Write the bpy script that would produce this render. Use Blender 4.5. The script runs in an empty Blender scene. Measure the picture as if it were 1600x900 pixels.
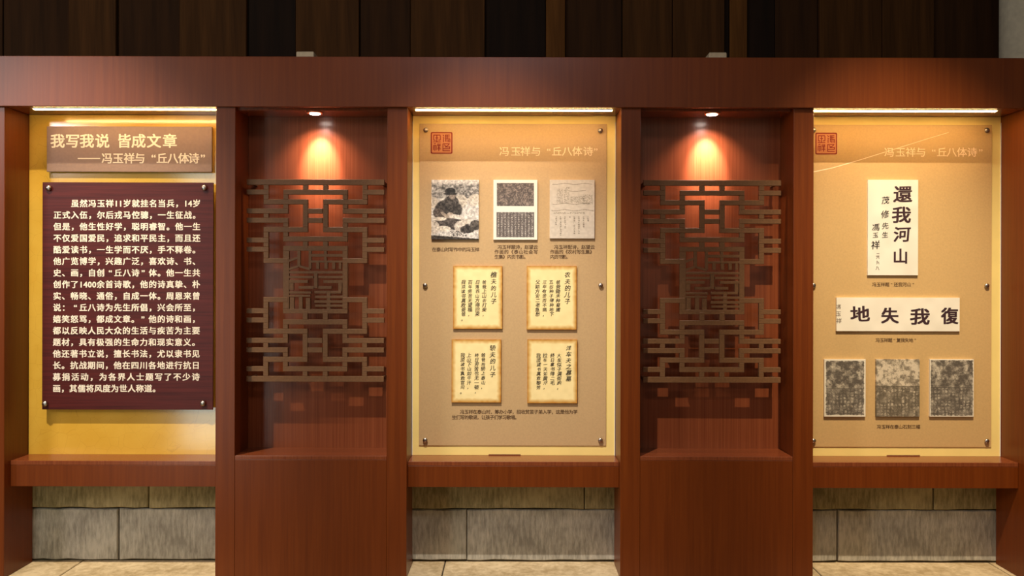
import bpy, bmesh, math, random
import numpy as np
from mathutils import Vector, Matrix

# ------------------------------------------------------------------ camera, world, lights
SC = bpy.context.scene
COL = SC.collection
S, D, ZC, HZ, ROLL = 0.003, 4.0, 1.397, 440.0, 0.0022   # metres per pixel on the cabinet front, camera distance

cam_d = bpy.data.cameras.new('camera')
cam = bpy.data.objects.new('camera', cam_d)
COL.objects.link(cam)
cam_d.sensor_width = 36.0
cam_d.lens = 36.0 * D / (1600 * S)
cam_d.shift_y = -10 / 1600
cam.matrix_world = (Matrix.Translation((0, -D, ZC)) @ Matrix.Rotation(math.pi / 2, 4, 'X')
                    @ Matrix.Rotation(ROLL, 4, 'Z'))
SC.camera = cam

world = bpy.data.worlds.new('world')
SC.world = world
world.use_nodes = True
world.node_tree.nodes['Background'].inputs[0].default_value = (1.0, 0.80, 0.60, 1)
world.node_tree.nodes['Background'].inputs[1].default_value = 0.04

SC.view_settings.view_transform = 'Standard'
SC.view_settings.look = 'None'
SC.view_settings.gamma = 1.0
SC.view_settings.use_curve_mapping = False
SC.view_settings.exposure = 0.0


def aim(o, target):
    d = Vector(target) - o.location
    o.rotation_euler = d.to_track_quat('-Z', 'Y').to_euler()


def spot(name, loc, target, power, color, cone, blend=0.6, radius=0.03):
    l = bpy.data.lights.new(name, 'SPOT')
    l.energy, l.color, l.spot_size, l.spot_blend, l.shadow_soft_size = power, color, math.radians(cone), blend, radius
    o = bpy.data.objects.new(name, l)
    o.location = loc
    COL.objects.link(o)
    aim(o, target)
    return o


def area(name, loc, target, power, color, sx, sy):
    l = bpy.data.lights.new(name, 'AREA')
    l.shape = 'RECTANGLE'
    l.energy, l.color, l.size, l.size_y = power, color, sx, sy
    o = bpy.data.objects.new(name, l)
    o.location = loc
    COL.objects.link(o)
    aim(o, target)
    return o


# track spots of the hall, one for each display bay, high in front of the wall
spot('track_spot', (-2.35, -1.65, 4.22), (-1.90, 0.1, 1.02), 760, (1.0, 0.87, 0.68), 34, 1.0, 0.035)
spot('track_spot', (-0.50, -1.90, 4.18), (0.0, 0.1, 1.05), 790, (1.0, 0.90, 0.78), 31, 1.0, 0.02)
spot('track_spot', (1.40, -1.90, 4.20), (1.90, 0.1, 1.05), 860, (1.0, 0.83, 0.60), 33, 1.0, 0.02)
# window daylight, a far lamp, an added sheen light and an added broad fill
area('window_light', (-5.0, -4.2, 3.15), (-2.4, 0, 2.2), 78, (1.0, 0.86, 0.84), 1.0, 0.9)
area('sheen_light', (-2.44, -2.5, 1.20), (-2.1, 0, 1.2), 13, (0.84, 1.0, 0.95), 0.42, 2.3)  # added tall light, placed so the left board and stile show a pale sheen
area('ceiling_lamp', (-0.15, -3.6, 3.95), (-0.1, 0, 2.2), 22, (1.0, 0.86, 0.90), 0.5, 0.4)
area('room_fill', (1.0, -6.5, 2.2), (0, 0, 0.6), 26, (1.0, 0.80, 0.56), 10.0, 3.2)  # added broad fill that lifts the stone base and the room

# ------------------------------------------------------------------ helpers
def X(px, d=0.0): return (px - 800) * S * (D + d) / D
def Z(py, d=0.0): return ZC + (HZ - py) * S * (D + d) / D


def W(px, py, d):
    """point at depth d seen at pixel (px, py) of the slightly rolled picture"""
    ux = px + (py - 450) * ROLL
    uy = py - (px - 800) * ROLL
    return Vector((X(ux, d), d, Z(uy, d)))


def L(v):  # sRGB 0..255 -> linear
    v = v / 255.0
    return v / 12.92 if v <= 0.04045 else ((v + 0.055) / 1.055) ** 2.4


def rgb(r, g, b): return (L(r), L(g), L(b), 1.0)


def new_mat(name):
    m = bpy.data.materials.new(name)
    m.use_nodes = True
    nt = m.node_tree
    return m, nt, nt.nodes['Principled BSDF']


def plain(name, c, rough=0.5, metal=0.0, spec=0.5, noise=0.0, nscale=40, bump=0.0):
    m, nt, b = new_mat(name)
    b.inputs['Base Color'].default_value = c
    b.inputs['Roughness'].default_value = rough
    b.inputs['Metallic'].default_value = metal
    b.inputs['Specular IOR Level'].default_value = spec
    if noise or bump:
        tc = nt.nodes.new('ShaderNodeTexCoord')
        n = nt.nodes.new('ShaderNodeTexNoise')
        n.inputs['Scale'].default_value = nscale
        n.inputs['Detail'].default_value = 6
        nt.links.new(tc.outputs['Object'], n.inputs['Vector'])
        r = nt.nodes.new('ShaderNodeValToRGB')
        r.color_ramp.elements[0].position, r.color_ramp.elements[1].position = 0.3, 0.7
        r.color_ramp.elements[0].color = tuple(x * (1 - noise) for x in c[:3]) + (1,)
        r.color_ramp.elements[1].color = tuple(min(1, x * (1 + noise)) for x in c[:3]) + (1,)
        nt.links.new(n.outputs['Fac'], r.inputs['Fac'])
        nt.links.new(r.outputs['Color'], b.inputs['Base Color'])
        if bump:
            bp = nt.nodes.new('ShaderNodeBump')
            bp.inputs['Strength'].default_value = bump
            bp.inputs['Distance'].default_value = 0.004
            nt.links.new(n.outputs['Fac'], bp.inputs['Height'])
            nt.links.new(bp.outputs['Normal'], b.inputs['Normal'])
    return m


def wood(name, c1, c2, scale=(55, 55, 1.6), rough=0.36, fine=(320, 320, 5), amount=0.35, spec=0.5):
    m, nt, b = new_mat(name)
    tc = nt.nodes.new('ShaderNodeTexCoord')

    def noise(sc, detail):
        mp = nt.nodes.new('ShaderNodeMapping')
        mp.inputs['Scale'].default_value = sc
        n = nt.nodes.new('ShaderNodeTexNoise')
        n.inputs['Scale'].default_value = 1.0
        n.inputs['Detail'].default_value = detail
        n.inputs['Distortion'].default_value = 0.4
        nt.links.new(tc.outputs['Object'], mp.inputs['Vector'])
        nt.links.new(mp.outputs['Vector'], n.inputs['Vector'])
        return n
    n1, n2 = noise(scale, 5), noise(fine, 3)
    mix = nt.nodes.new('ShaderNodeMath')
    mix.operation = 'MULTIPLY_ADD'
    mix.inputs[1].default_value = amount
    nt.links.new(n2.outputs['Fac'], mix.inputs[0])
    sub = nt.nodes.new('ShaderNodeMath')
    sub.operation = 'SUBTRACT'
    sub.inputs[1].default_value = amount * 0.5
    nt.links.new(n1.outputs['Fac'], sub.inputs[0])
    nt.links.new(sub.outputs[0], mix.inputs[2])
    r = nt.nodes.new('ShaderNodeValToRGB')
    r.color_ramp.elements[0].position, r.color_ramp.elements[1].position = 0.28, 0.72
    r.color_ramp.elements[0].color, r.color_ramp.elements[1].color = c1, c2
    nt.links.new(mix.outputs[0], r.inputs['Fac'])
    nt.links.new(r.outputs['Color'], b.inputs['Base Color'])
    b.inputs['Roughness'].default_value = rough
    b.inputs['Specular IOR Level'].default_value = spec
    bp = nt.nodes.new('ShaderNodeBump')
    bp.inputs['Strength'].default_value = 0.15
    bp.inputs['Distance'].default_value = 0.001
    nt.links.new(n2.outputs['Fac'], bp.inputs['Height'])
    nt.links.new(bp.outputs['Normal'], b.inputs['Normal'])
    return m


def emit(name, c, strength):
    m, nt, b = new_mat(name)
    b.inputs['Base Color'].default_value = (0.8, 0.8, 0.8, 1)
    b.inputs['Emission Color'].default_value = c
    b.inputs['Emission Strength'].default_value = strength
    return m


def painted(name, rough=0.45):
    m, nt, b = new_mat(name)
    a = nt.nodes.new('ShaderNodeAttribute')
    a.attribute_name = 'paint'
    nt.links.new(a.outputs['Color'], b.inputs['Base Color'])
    b.inputs['Roughness'].default_value = rough
    return m


def stone_mat(name, c1, c2, vertical=True, dark=0.35):
    m, nt, b = new_mat(name)
    tc = nt.nodes.new('ShaderNodeTexCoord')
    mp = nt.nodes.new('ShaderNodeMapping')
    mp.inputs['Scale'].default_value = (70, 70, 14) if vertical else (30, 30, 30)
    n = nt.nodes.new('ShaderNodeTexNoise')
    n.inputs['Scale'].default_value = 1
    n.inputs['Detail'].default_value = 8
    n.inputs['Roughness'].default_value = 0.65
    n3 = nt.nodes.new('ShaderNodeTexNoise')
    n3.inputs['Scale'].default_value = 5
    n3.inputs['Detail'].default_value = 3
    nt.links.new(tc.outputs['Object'], mp.inputs['Vector'])
    nt.links.new(mp.outputs['Vector'], n.inputs['Vector'])
    nt.links.new(tc.outputs['Object'], n3.inputs['Vector'])
    r = nt.nodes.new('ShaderNodeValToRGB')
    r.color_ramp.elements[0].position, r.color_ramp.elements[1].position = 0.32, 0.68
    r.color_ramp.elements[0].color, r.color_ramp.elements[1].color = c1, c2
    ad = nt.nodes.new('ShaderNodeMath')
    ad.operation = 'ADD'
    sb = nt.nodes.new('ShaderNodeMath')
    sb.operation = 'MULTIPLY_ADD'
    sb.inputs[1].default_value = 0.8
    sb.inputs[2].default_value = -0.4
    nt.links.new(n3.outputs['Fac'], sb.inputs[0])
    nt.links.new(n.outputs['Fac'], ad.inputs[0])
    nt.links.new(sb.outputs[0], ad.inputs[1])
    nt.links.new(ad.outputs[0], r.inputs['Fac'])
    nt.links.new(r.outputs['Color'], b.inputs['Base Color'])
    b.inputs['Roughness'].default_value = 0.9
    bp = nt.nodes.new('ShaderNodeBump')
    bp.inputs['Strength'].default_value = 0.7
    bp.inputs['Distance'].default_value = 0.006
    nt.links.new(n.outputs['Fac'], bp.inputs['Height'])
    nt.links.new(bp.outputs['Normal'], b.inputs['Normal'])
    return m


def box(bm, x0, x1, y0, y1, z0, z1, bev=0.0):
    if x0 > x1: x0, x1 = x1, x0
    if z0 > z1: z0, z1 = z1, z0
    r = bmesh.ops.create_cube(bm, size=1.0)
    vs = r['verts']
    for v in vs:
        v.co = Vector(((x0 + x1) / 2 + v.co.x * (x1 - x0), (y0 + y1) / 2 + v.co.y * (y1 - y0),
                       (z0 + z1) / 2 + v.co.z * (z1 - z0)))
    if bev:
        es = list({e for v in vs for e in v.link_edges})
        bmesh.ops.bevel(bm, geom=es, offset=bev, segments=1, affect='EDGES')
    return vs


def lathe(bm, profile, centre, axis='Z', n=32):
    """profile: list of (radius, height); axis Z or -Y (towards the viewer)"""
    rings = []
    for r, h in profile:
        ring = []
        for i in range(n):
            a = 2 * math.pi * i / n
            if axis == 'Z':
                co = Vector((r * math.cos(a), r * math.sin(a), h))
            else:
                co = Vector((r * math.cos(a), -h, r * math.sin(a)))
            ring.append(bm.verts.new(co + Vector(centre)))
        rings.append(ring)
    for a, b in zip(rings, rings[1:]):
        for i in range(n):
            bm.faces.new((a[i], a[(i + 1) % n], b[(i + 1) % n], b[i]))
    bm.faces.new(rings[0])
    bm.faces.new(rings[-1])
    bmesh.ops.recalc_face_normals(bm, faces=bm.faces[:])


def origin_of(parent):
    o, p = Vector((0, 0, 0)), parent
    while p:
        o += p.location
        p = p.parent
    return o


def obj(name, src, mat, parent=None, at=None, label=None, smooth=False):
    """src: bmesh or mesh in world coordinates -> object, local to its parent or to the point `at`"""
    if isinstance(src, bmesh.types.BMesh):
        me = bpy.data.meshes.new(name)
        src.to_mesh(me)
        src.free()
    else:
        me = src
    po = origin_of(parent) if parent else Vector((0, 0, 0))
    loc = Vector(at) if at is not None else po
    me.transform(Matrix.Translation(-loc))
    if smooth:
        for p in me.polygons: p.use_smooth = True
    if mat: me.materials.append(mat)
    o = bpy.data.objects.new(name, me)
    COL.objects.link(o)
    o.parent = parent
    o.location = loc - po
    if label: o['label'] = label
    return o


def bxo(name, x0, x1, y0, y1, z0, z1, mat, parent=None, bev=0.0015, label=None, at=None):
    bm = bmesh.new()
    box(bm, x0, x1, y0, y1, z0, z1, bev)
    if at is None:
        at = ((x0 + x1) / 2, (y0 + y1) / 2, min(z0, z1))
    return obj(name, bm, mat, parent, at, label)


def thing(name, label, cat, loc=(0, 0, 0), group=None):
    o = bpy.data.objects.new(name, None)
    o.empty_display_size = 0.05
    COL.objects.link(o)
    o.location = loc
    return tag(o, label, cat, group)


def tag(o, label, cat, group=None):
    o['label'], o['category'] = label, cat
    if group: o['group'] = group
    return o


def dup(root, dx, label):
    r = root.copy()
    COL.objects.link(r)
    r.location = root.location + Vector((dx, 0, 0))
    r['label'] = label
    for ch in list(root.children):
        c = ch.copy()
        COL.objects.link(c)
        c.parent = r
        for g in ch.children:
            h = g.copy()
            COL.objects.link(h)
            h.parent = c
    return r


# ------------------------------------------------------------------ lettering
GLYPH = {}


def prepare(chars, off, res=2):
    need = [c for c in dict.fromkeys(chars) if (c, off) not in GLYPH and c.strip()]
    tmp = []
    for c in need:
        cu = bpy.data.curves.new('glyph', 'FONT')
        cu.body, cu.size, cu.align_x = c, 1.0, 'CENTER'
        cu.resolution_u, cu.offset, cu.fill_mode = res, off, 'FRONT'
        o = bpy.data.objects.new('glyph', cu)
        COL.objects.link(o)
        tmp.append((c, o))
    bpy.context.view_layer.update()
    dg = bpy.context.evaluated_depsgraph_get()
    for c, o in tmp:
        me = bpy.data.meshes.new_from_object(o.evaluated_get(dg))
        v = np.zeros(len(me.vertices) * 3)
        me.vertices.foreach_get('co', v)
        v = v.reshape(-1, 3)
        f = [tuple(p.vertices) for p in me.polygons]
        GLYPH[(c, off)] = (v, f)
        bpy.data.meshes.remove(me)
    for c, o in tmp:
        cu = o.data
        bpy.data.objects.remove(o)
        bpy.data.curves.remove(cu)


def lettering(name, items, d, mat, parent, off=0.0, label=None, extra=None):
    """items: (character, px, py, size px[, width factor, slant, rotation]); printed at depth d;
    off thickens the strokes by overprinting shifted copies of the glyph"""
    bold, off = off, 0.0
    prepare([i[0] for i in items], off)
    verts, faces = [], []
    shifts = [(0, 0)] if bold == 0 else [(-bold, -bold * .6), (bold, -bold * .6), (-bold, bold * .6), (bold, bold * .6)]
    for (it, (ox, oz, od)) in [(i, (a, b, k * 0.00004)) for i in items for k, (a, b) in enumerate(shifts)]:
        c, px, py, sz = it[:4]
        wx = it[4] if len(it) > 4 else 1.0
        sl = it[5] if len(it) > 5 else 0.0
        rt = it[6] if len(it) > 6 else 0.0
        if (c, off) not in GLYPH: continue
        gv, gf = GLYPH[(c, off)]
        if not len(gv): continue
        ctr = W(px, py, d)
        k = sz * S * (D + d) / D
        cx = 0.0
        cy = 0.36
        if c in '，。、：':
            cy = 0.38
        x = (gv[:, 0] - cx) * wx + ox
        z = gv[:, 1] - cy + oz
        x = x + sl * z
        xr = x * math.cos(rt) - z * math.sin(rt)
        zr = x * math.sin(rt) + z * math.cos(rt)
        base = len(verts)
        for a, b in zip(xr, zr):
            verts.append((ctr.x + a * k, d - od, ctr.z + b * k))
        for f in gf: faces.append(tuple(i + base for i in f))
    for (xa, ya, xb, yb, th) in (extra or []):       # plain strokes in pixels
        p, q = W(xa, ya, d), W(xb, yb, d)
        t = (q - p).normalized()
        n = Vector((-t.z, 0, t.x)) * th * S * 0.5
        base = len(verts)
        for v in (p - n, q - n, q + n, p + n): verts.append(tuple(v))
        faces.append((base, base + 1, base + 2, base + 3))
    me = bpy.data.meshes.new(name)
    me.from_pydata(verts, [], faces)
    me.update()
    cs = np.array(verts)
    at = (float(cs[:, 0].mean()), d, float(cs[:, 2].min()))
    o = obj(name, me, mat, parent, at, label)
    return o


def characters(items, d, mat, parent, off):
    for it in items: lettering('character', [it], d, mat, parent, off)


def line_items(text, x0, x1, y, size, wx=1.0, **kw):
    """characters spread evenly, first centred on x0, last on x1"""
    n = len(text)
    out = []
    for i, c in enumerate(text):
        if c == ' ': continue
        x = x0 + (x1 - x0) * (i / max(1, n - 1))
        out.append((c, x, y, size, wx))
    return out


def column_items(text, x, y0, step, size, seed=0, wx=1.0, jitter=0.35):
    rnd = random.Random(seed)
    out = []
    for i, c in enumerate(text):
        out.append((c, x + rnd.uniform(-jitter, jitter), y0 + i * step + rnd.uniform(-jitter, jitter) * 0.6,
                    size * rnd.uniform(0.9, 1.1), wx, rnd.uniform(0.05, 0.25), rnd.uniform(-0.06, 0.10)))
    return out


# ------------------------------------------------------------------ painted prints
RNG = np.random.default_rng(7)


def vnoise(nx, ny, cell, seed):
    r = np.random.default_rng(seed)
    gx, gy = int(nx / cell) + 3, int(ny / cell) + 3
    g = r.random((gy, gx))
    yy, xx = np.mgrid[0:ny, 0:nx] / cell
    x0, y0 = xx.astype(int), yy.astype(int)
    fx, fy = xx - x0, yy - y0
    fx, fy = fx * fx * (3 - 2 * fx), fy * fy * (3 - 2 * fy)
    return (g[y0, x0] * (1 - fx) * (1 - fy) + g[y0, x0 + 1] * fx * (1 - fy)
            + g[y0 + 1, x0] * (1 - fx) * fy + g[y0 + 1, x0 + 1] * fx * fy)


def card(name, px0, px1, py0, py1, d, th, img, mat, parent, label=None):
    """a card of thickness th, front face at depth d, its print given as an (ny, nx, 3) sRGB array 0..255"""
    ny, nx = img.shape[:2]
    cx, cy = (px0 + px1) / 2, (py0 + py1) / 2
    c = W(cx, cy, d)
    hw, hh = (px1 - px0) / 2 * S * (D + d) / D, (py1 - py0) / 2 * S * (D + d) / D
    xs = np.linspace(-hw, hw, nx) + c.x
    zs = np.linspace(hh, -hh, ny) + c.z
    verts = [(float(x), d, float(z)) for z in zs for x in xs]
    faces = [(j * nx + i, (j + 1) * nx + i, (j + 1) * nx + i + 1, j * nx + i + 1)
             for j in range(ny - 1) for i in range(nx - 1)]
    ring = ([i for i in range(nx)] + [j * nx + nx - 1 for j in range(1, ny)]
            + [(ny - 1) * nx + i for i in range(nx - 2, -1, -1)] + [j * nx for j in range(ny - 2, 0, -1)])
    base = len(verts)
    for i in ring: verts.append((verts[i][0], d + th, verts[i][2]))
    m = len(ring)
    for k in range(m):
        a, b = ring[k], ring[(k + 1) % m]
        faces.append((a, b, base + (k + 1) % m, base + k))
    faces.append(tuple(base + k for k in range(m)))
    me = bpy.data.meshes.new(name)
    me.from_pydata(verts, [], faces)
    v = img.reshape(-1, 3) / 255.0
    lin = np.where(v <= 0.04045, v / 12.92, ((np.clip(v, 0, 1) + 0.055) / 1.055) ** 2.4)
    full = np.ones((len(verts), 4))
    full[:len(lin), :3] = lin
    full[len(lin):, :3] = lin[ring]
    at = me.color_attributes.new('paint', 'FLOAT_COLOR', 'POINT')
    at.data.foreach_set('color', full.ravel())
    me.update()
    return obj(name, me, mat, parent, (c.x, d + th, c.z - hh), label)


def grid(w, h, res=2): return int(w * res) + 1, int(h * res) + 1


def blob(img, cx, cy, rx, ry, col, rot=0.0, soft=0.12):
    ny, nx = img.shape[:2]
    y, x = np.mgrid[0:ny, 0:nx]
    u, v = x / (nx - 1), y / (ny - 1)
    du, dv = (u - cx), (v - cy) * ny / nx
    a = math.radians(rot)
    p = (du * math.cos(a) + dv * math.sin(a)) / rx
    q = (-du * math.sin(a) + dv * math.cos(a)) / (ry * ny / nx)
    m = np.clip((1 - np.sqrt(p * p + q * q)) / soft, 0, 1)[..., None]
    img[:] = img * (1 - m) + np.array(col) * m


def grey_photo(w, h):
    nx, ny = grid(w, h, 2)
    n = vnoise(nx, ny, 9, 1) * 0.5 + vnoise(nx, ny, 4, 2) * 0.5
    g = np.full((ny, nx), 205.0)
    v = np.linspace(0, 1, ny)[:, None] * np.ones((1, nx))
    tree = np.clip((v - 0.04) / 0.05, 0, 1) * np.clip((0.34 - v) / 0.05, 0, 1)
    g = g * (1 - tree) + (60 + 150 * n) * tree
    g = np.where(v >= 0.34, 215 - 30 * n, g)
    img = np.repeat(g[..., None], 3, 2)
    blob(img, 0.62, 0.36, 0.15, 0.12, (190, 186, 178), 20)
    blob(img, 0.92, 0.34, 0.16, 0.11, (200, 196, 188), -10)
    blob(img, 0.03, 0.38, 0.12, 0.10, (195, 190, 182))
    blob(img, 0.36, 0.50, 0.31, 0.18, (52, 48, 46))          # seated body in dark clothes
    blob(img, 0.42, 0.38, 0.17, 0.12, (58, 54, 52))
    blob(img, 0.16, 0.57, 0.14, 0.09, (88, 80, 76), 30)
    blob(img, 0.44, 0.26, 0.075, 0.075, (135, 125, 118))     # face
    blob(img, 0.40, 0.19, 0.12, 0.06, (30, 28, 28))          # hat
    blob(img, 0.40, 0.235, 0.16, 0.02, (35, 33, 33))
    blob(img, 0.30, 0.60, 0.13, 0.03, (170, 160, 150), 35)   # forearm
    blob(img, 0.40, 0.58, 0.07, 0.035, (180, 170, 160))
    blob(img, 0.52, 0.63, 0.16, 0.05, (205, 200, 195), 8)    # book
    blob(img, 0.42, 0.74, 0.40, 0.10, (70, 64, 62), 5)
    blob(img, 0.60, 0.78, 0.12, 0.10, (195, 190, 184), 30)
    blob(img, 0.17, 0.655, 0.16, 0.035, (205, 200, 192))
    blob(img, 0.06, 0.80, 0.12, 0.12, (190, 185, 178))
    blob(img, 0.25, 0.82, 0.17, 0.05, (215, 210, 202))
    blob(img, 0.76, 0.83, 0.16, 0.07, (52, 48, 46))
    blob(img, 0.93, 0.76, 0.12, 0.09, (70, 66, 62))
    blob(img, 0.72, 0.70, 0.13, 0.05, (200, 195, 188), -15)
    u = np.linspace(0, 1, nx)[None, :] * np.ones((ny, 1))
    dots = (vnoise(nx, ny, 2.2, 5) > 0.55) & (v > 0.86) & (v < 0.95) & (u > 0.38) & (u < 0.75)
    img[dots] = (80, 76, 74)
    foot = v > 0.93 + 0.06 * u
    img[foot] = (58, 52, 46)
    img += ((vnoise(nx, ny, 1.5, 9) - 0.5) * 60 + (vnoise(nx, ny, 5, 19) - 0.5) * 70)[..., None]
    img *= np.array([1.0, 0.97, 0.93])
    return np.clip(img, 10, 235)


def rubbing(w, h, seed, top, rows, cols, y_text, margin, dark=(88, 80, 70), light=(200, 188, 165), top_gain=1.0, marg=(222, 212, 190)):
    nx, ny = grid(w, h, 2)
    n = 0.45 * vnoise(nx, ny, 14, seed) + 0.3 * vnoise(nx, ny, 6, seed + 1) + 0.25 * vnoise(nx, ny, 2, seed + 2)
    u = np.linspace(0, 1, nx)[None, :] * np.ones((ny, 1))
    v = np.linspace(0, 1, ny)[:, None] * np.ones((1, nx))
    t = np.clip((n - 0.36) * 2.4, 0, 1)
    t = np.where(v < y_text, np.clip(t * top_gain + top, 0, 1), t * 0.45)
    cu, cv = (u * cols) % 1, ((v - y_text) / (1 - y_text) * rows) % 1
    cu = (u * cols + 0.5 * (vnoise(nx, ny, 16, seed + 8) - .5)) % 1
    cv = ((v - y_text) / (1 - y_text) * rows + 0.8 * (vnoise(nx, ny, 11, seed + 9) - .5)) % 1
    chars = (np.abs(cu - 0.5) < 0.30) & (np.abs(cv - 0.5) < 0.32) & (v > y_text + 0.02)
    fine = vnoise(nx, ny, 1.3, seed + 3) * np.clip(vnoise(nx, ny, 12, seed + 5) * 2.2 - 0.3, 0.25, 1.3)
    t = np.where(chars, np.clip(t + 0.75 * fine, 0, 1), t)
    t = np.clip(t + (vnoise(nx, ny, 1.4, seed + 12) - 0.5) * 0.35, 0, 1)
    t = np.where(np.abs(v - y_text + 0.005) < 0.006, t + 0.15, t)
    img = np.array(dark) + (np.array(light) - np.array(dark)) * t[..., None]
    edge = np.minimum(np.minimum(u, 1 - u) * w, np.minimum(v, 1 - v) * h)
    wob = (vnoise(nx, ny, 5, seed + 6) - 0.5) * 1.4
    img[edge + wob * (margin > 0.5) < margin] = marg
    return img


def two_plates(w, h):
    nx, ny = grid(w, h, 2)
    u = np.linspace(0, 1, nx)[None, :] * np.ones((ny, 1))
    v = np.linspace(0, 1, ny)[:, None] * np.ones((1, nx))
    img = np.ones((ny, nx, 3)) * np.array((236, 228, 212))
    n = 0.25 * vnoise(nx, ny, 8, 31) + 0.4 * vnoise(nx, ny, 3, 36) + 0.35 * vnoise(nx, ny, 1.4, 32)
    a = (u > 0.08) & (u < 0.92) & (v > 0.05) & (v < 0.44)
    img[a] = (np.array((78, 70, 66)) + (np.array((175, 165, 155)) - 78) * np.clip((n - .38) * 2, 0, 1)[..., None])[a]
    b = (u > 0.07) & (u < 0.93) & (v > 0.54) & (v < 0.96)
    img[b] = (np.array((88, 80, 76)) + 50 * np.clip((n - .4) * 2, 0, 1)[..., None])[b]
    cu, cv = (u * 13) % 1, (v * 34) % 1
    ch = b & (np.abs(cu - 0.5) < 0.22) & (np.abs(cv - 0.5) < 0.3) & (vnoise(nx, ny, 1.4, 35) > 0.45)
    img[ch] = (190, 182, 172)
    return img


def sketch_page(w, h):
    nx, ny = grid(w, h, 2)
    u = np.linspace(0, 1, nx)[None, :] * np.ones((ny, 1))
    v = np.linspace(0, 1, ny)[:, None] * np.ones((1, nx))
    img = np.ones((ny, nx, 3)) * np.array((206, 194, 176)) + ((vnoise(nx, ny, 6, 51) - .5) * 14)[..., None]
    n = vnoise(nx, ny, 1.7, 52)
    for cx, wd, a, b in ((0.22, .07, .15, .4), (0.38, .06, .12, .4), (0.62, .16, .28, .40), (0.85, .1, .25, .42)):
        m = (np.abs(u - cx) < wd) & (v > a) & (v < b) & (n > 0.5)
        img[m] -= 38
    for yy, x0, x1 in ((0.41, .06, .9), (0.19, .44, .8), (0.07, .05, .95), (0.52, .04, .98)):
        m = (np.abs(v - yy - 0.01 * np.sin(u * 14)) < 0.006) & (u > x0) & (u < x1)
        img[m] -= 50
    m = (np.abs(v - 0.565) < 0.012) & (u > .08) & (u < .78) & (n > .45)
    img[m] -= 45
    for cx, e in ((.14, .78), (.24, .95), (.34, .84), (.45, .65), (.55, .93), (.65, .93), (.76, .82), (.86, .72)):
        m = (np.abs(u - cx) < 0.018) & (v > .63) & (v < e) & ((v * 32) % 1 < 0.62) & (n > 0.35)
        img[m] -= 75
    return img


def aged_sheet(w, h, seed):
    nx, ny = grid(w, h, 1.5)
    u = np.linspace(0, 1, nx)[None, :] * np.ones((ny, 1)) * w
    v = np.linspace(0, 1, ny)[:, None] * np.ones((1, nx)) * h
    e = np.minimum(np.minimum(u, w - u), np.minimum(v, h - v))
    e = e + (vnoise(nx, ny, 6, seed) - 0.5) * 1.6
    t = np.clip(e / 7.0, 0, 1)[..., None] ** 0.7
    img = np.array((176, 112, 28)) * (1 - t) + np.array((246, 224, 160)) * t
    return img + ((vnoise(nx, ny, 10, seed + 1) - .5) * 10)[..., None]


def blank_paper(w, h, seed, c=(232, 224, 206)):
    nx, ny = grid(w, h, 0.5)
    return np.ones((ny, nx, 3)) * np.array(c) + ((vnoise(nx, ny, 8, seed) - .5) * 12)[..., None]


# ------------------------------------------------------------------ materials
M_BEAM = wood('red_brown_veneer', rgb(106, 46, 7), rgb(120, 56, 11), (70, 70, 2.0), rough=0.36, spec=0.42)
M_WOOD = wood('red_brown_wood', rgb(100, 43, 7), rgb(115, 53, 11), (70, 70, 2.0), rough=0.36, spec=0.36)
M_NICHE = wood('reddish_niche_wood', rgb(112, 54, 28), rgb(136, 72, 40), (120, 120, 1.0), rough=0.24)
M_LATT = plain('grey_brown_lattice_wood', rgb(114, 80, 50), 0.5, spec=0.3, noise=0.15, nscale=90)
M_TIMBER = [wood('old_timber_%d' % i, rgb(*a), rgb(*b), (25, 25, 1.5), rough=0.8, spec=0.15) for i, (a, b) in enumerate(
    [((58, 36, 12), (84, 54, 22)), ((44, 27, 10), (64, 40, 17)), ((76, 47, 15), (108, 70, 28)), ((24, 16, 8), (38, 25, 13))])]
M_BACKYEL = plain('pale_yellow_board', rgb(242, 216, 132), 0.6, noise=0.04, nscale=8)
M_PANEL = plain('tan_printed_panel', rgb(192, 160, 114), 0.5, noise=0.05, nscale=120)
M_PANEL3 = plain('warm_tan_printed_panel', rgb(200, 164, 108), 0.5, noise=0.05, nscale=120)
M_TITLE = plain('title_plaque_brown', rgb(132, 104, 84), 0.5, noise=0.06, nscale=90)
M_DARKRED = wood('dark_red_board', rgb(62, 18, 16), rgb(88, 30, 26), (2, 60, 90), rough=0.42, fine=(8, 300, 330), amount=0.5, spec=0.25)
M_CREAM = plain('cream_lettering', rgb(240, 226, 204), 0.6)
M_TITLETXT = plain('title_lettering', rgb(235, 222, 196), 0.6)
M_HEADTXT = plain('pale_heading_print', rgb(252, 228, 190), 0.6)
M_INK = plain('black_ink', rgb(34, 26, 20), 0.7)
M_BRUSH = plain('dark_purple_brush_ink', rgb(52, 24, 32), 0.7)
M_CAP = plain('brown_caption_print', rgb(84, 56, 28), 0.7)
M_SEAL = plain('red_seal_ink', rgb(128, 22, 16), 0.7)
M_SEALBG = plain('salmon_seal_ground', rgb(198, 130, 86), 0.7)
M_STEEL = plain('brushed_steel', rgb(178, 170, 160), 0.3, metal=1.0)
M_RING = plain('copper_tinted_ring', rgb(226, 150, 110), 0.3, metal=0.7)
M_PAINT = painted('printed_card', 0.5)
M_STONE_LO = stone_mat('grey_chiselled_stone', rgb(140, 135, 122), rgb(192, 186, 170))
M_STONE_UP = stone_mat('brown_green_stone', rgb(118, 106, 68), rgb(172, 156, 112))
M_MORTAR = plain('mortar', rgb(70, 62, 46), 0.95, noise=0.2, nscale=60)
M_FLOOR = stone_mat('pale_floor_stone', rgb(186, 160, 116), rgb(232, 208, 164), False)
M_PALEPOST = plain('pale_grey_plaster', rgb(205, 200, 172), 0.9, noise=0.1, nscale=30)
M_BLOCK = plain('pale_grey_block', rgb(196, 182, 148), 0.7, noise=0.08, nscale=60)
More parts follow.
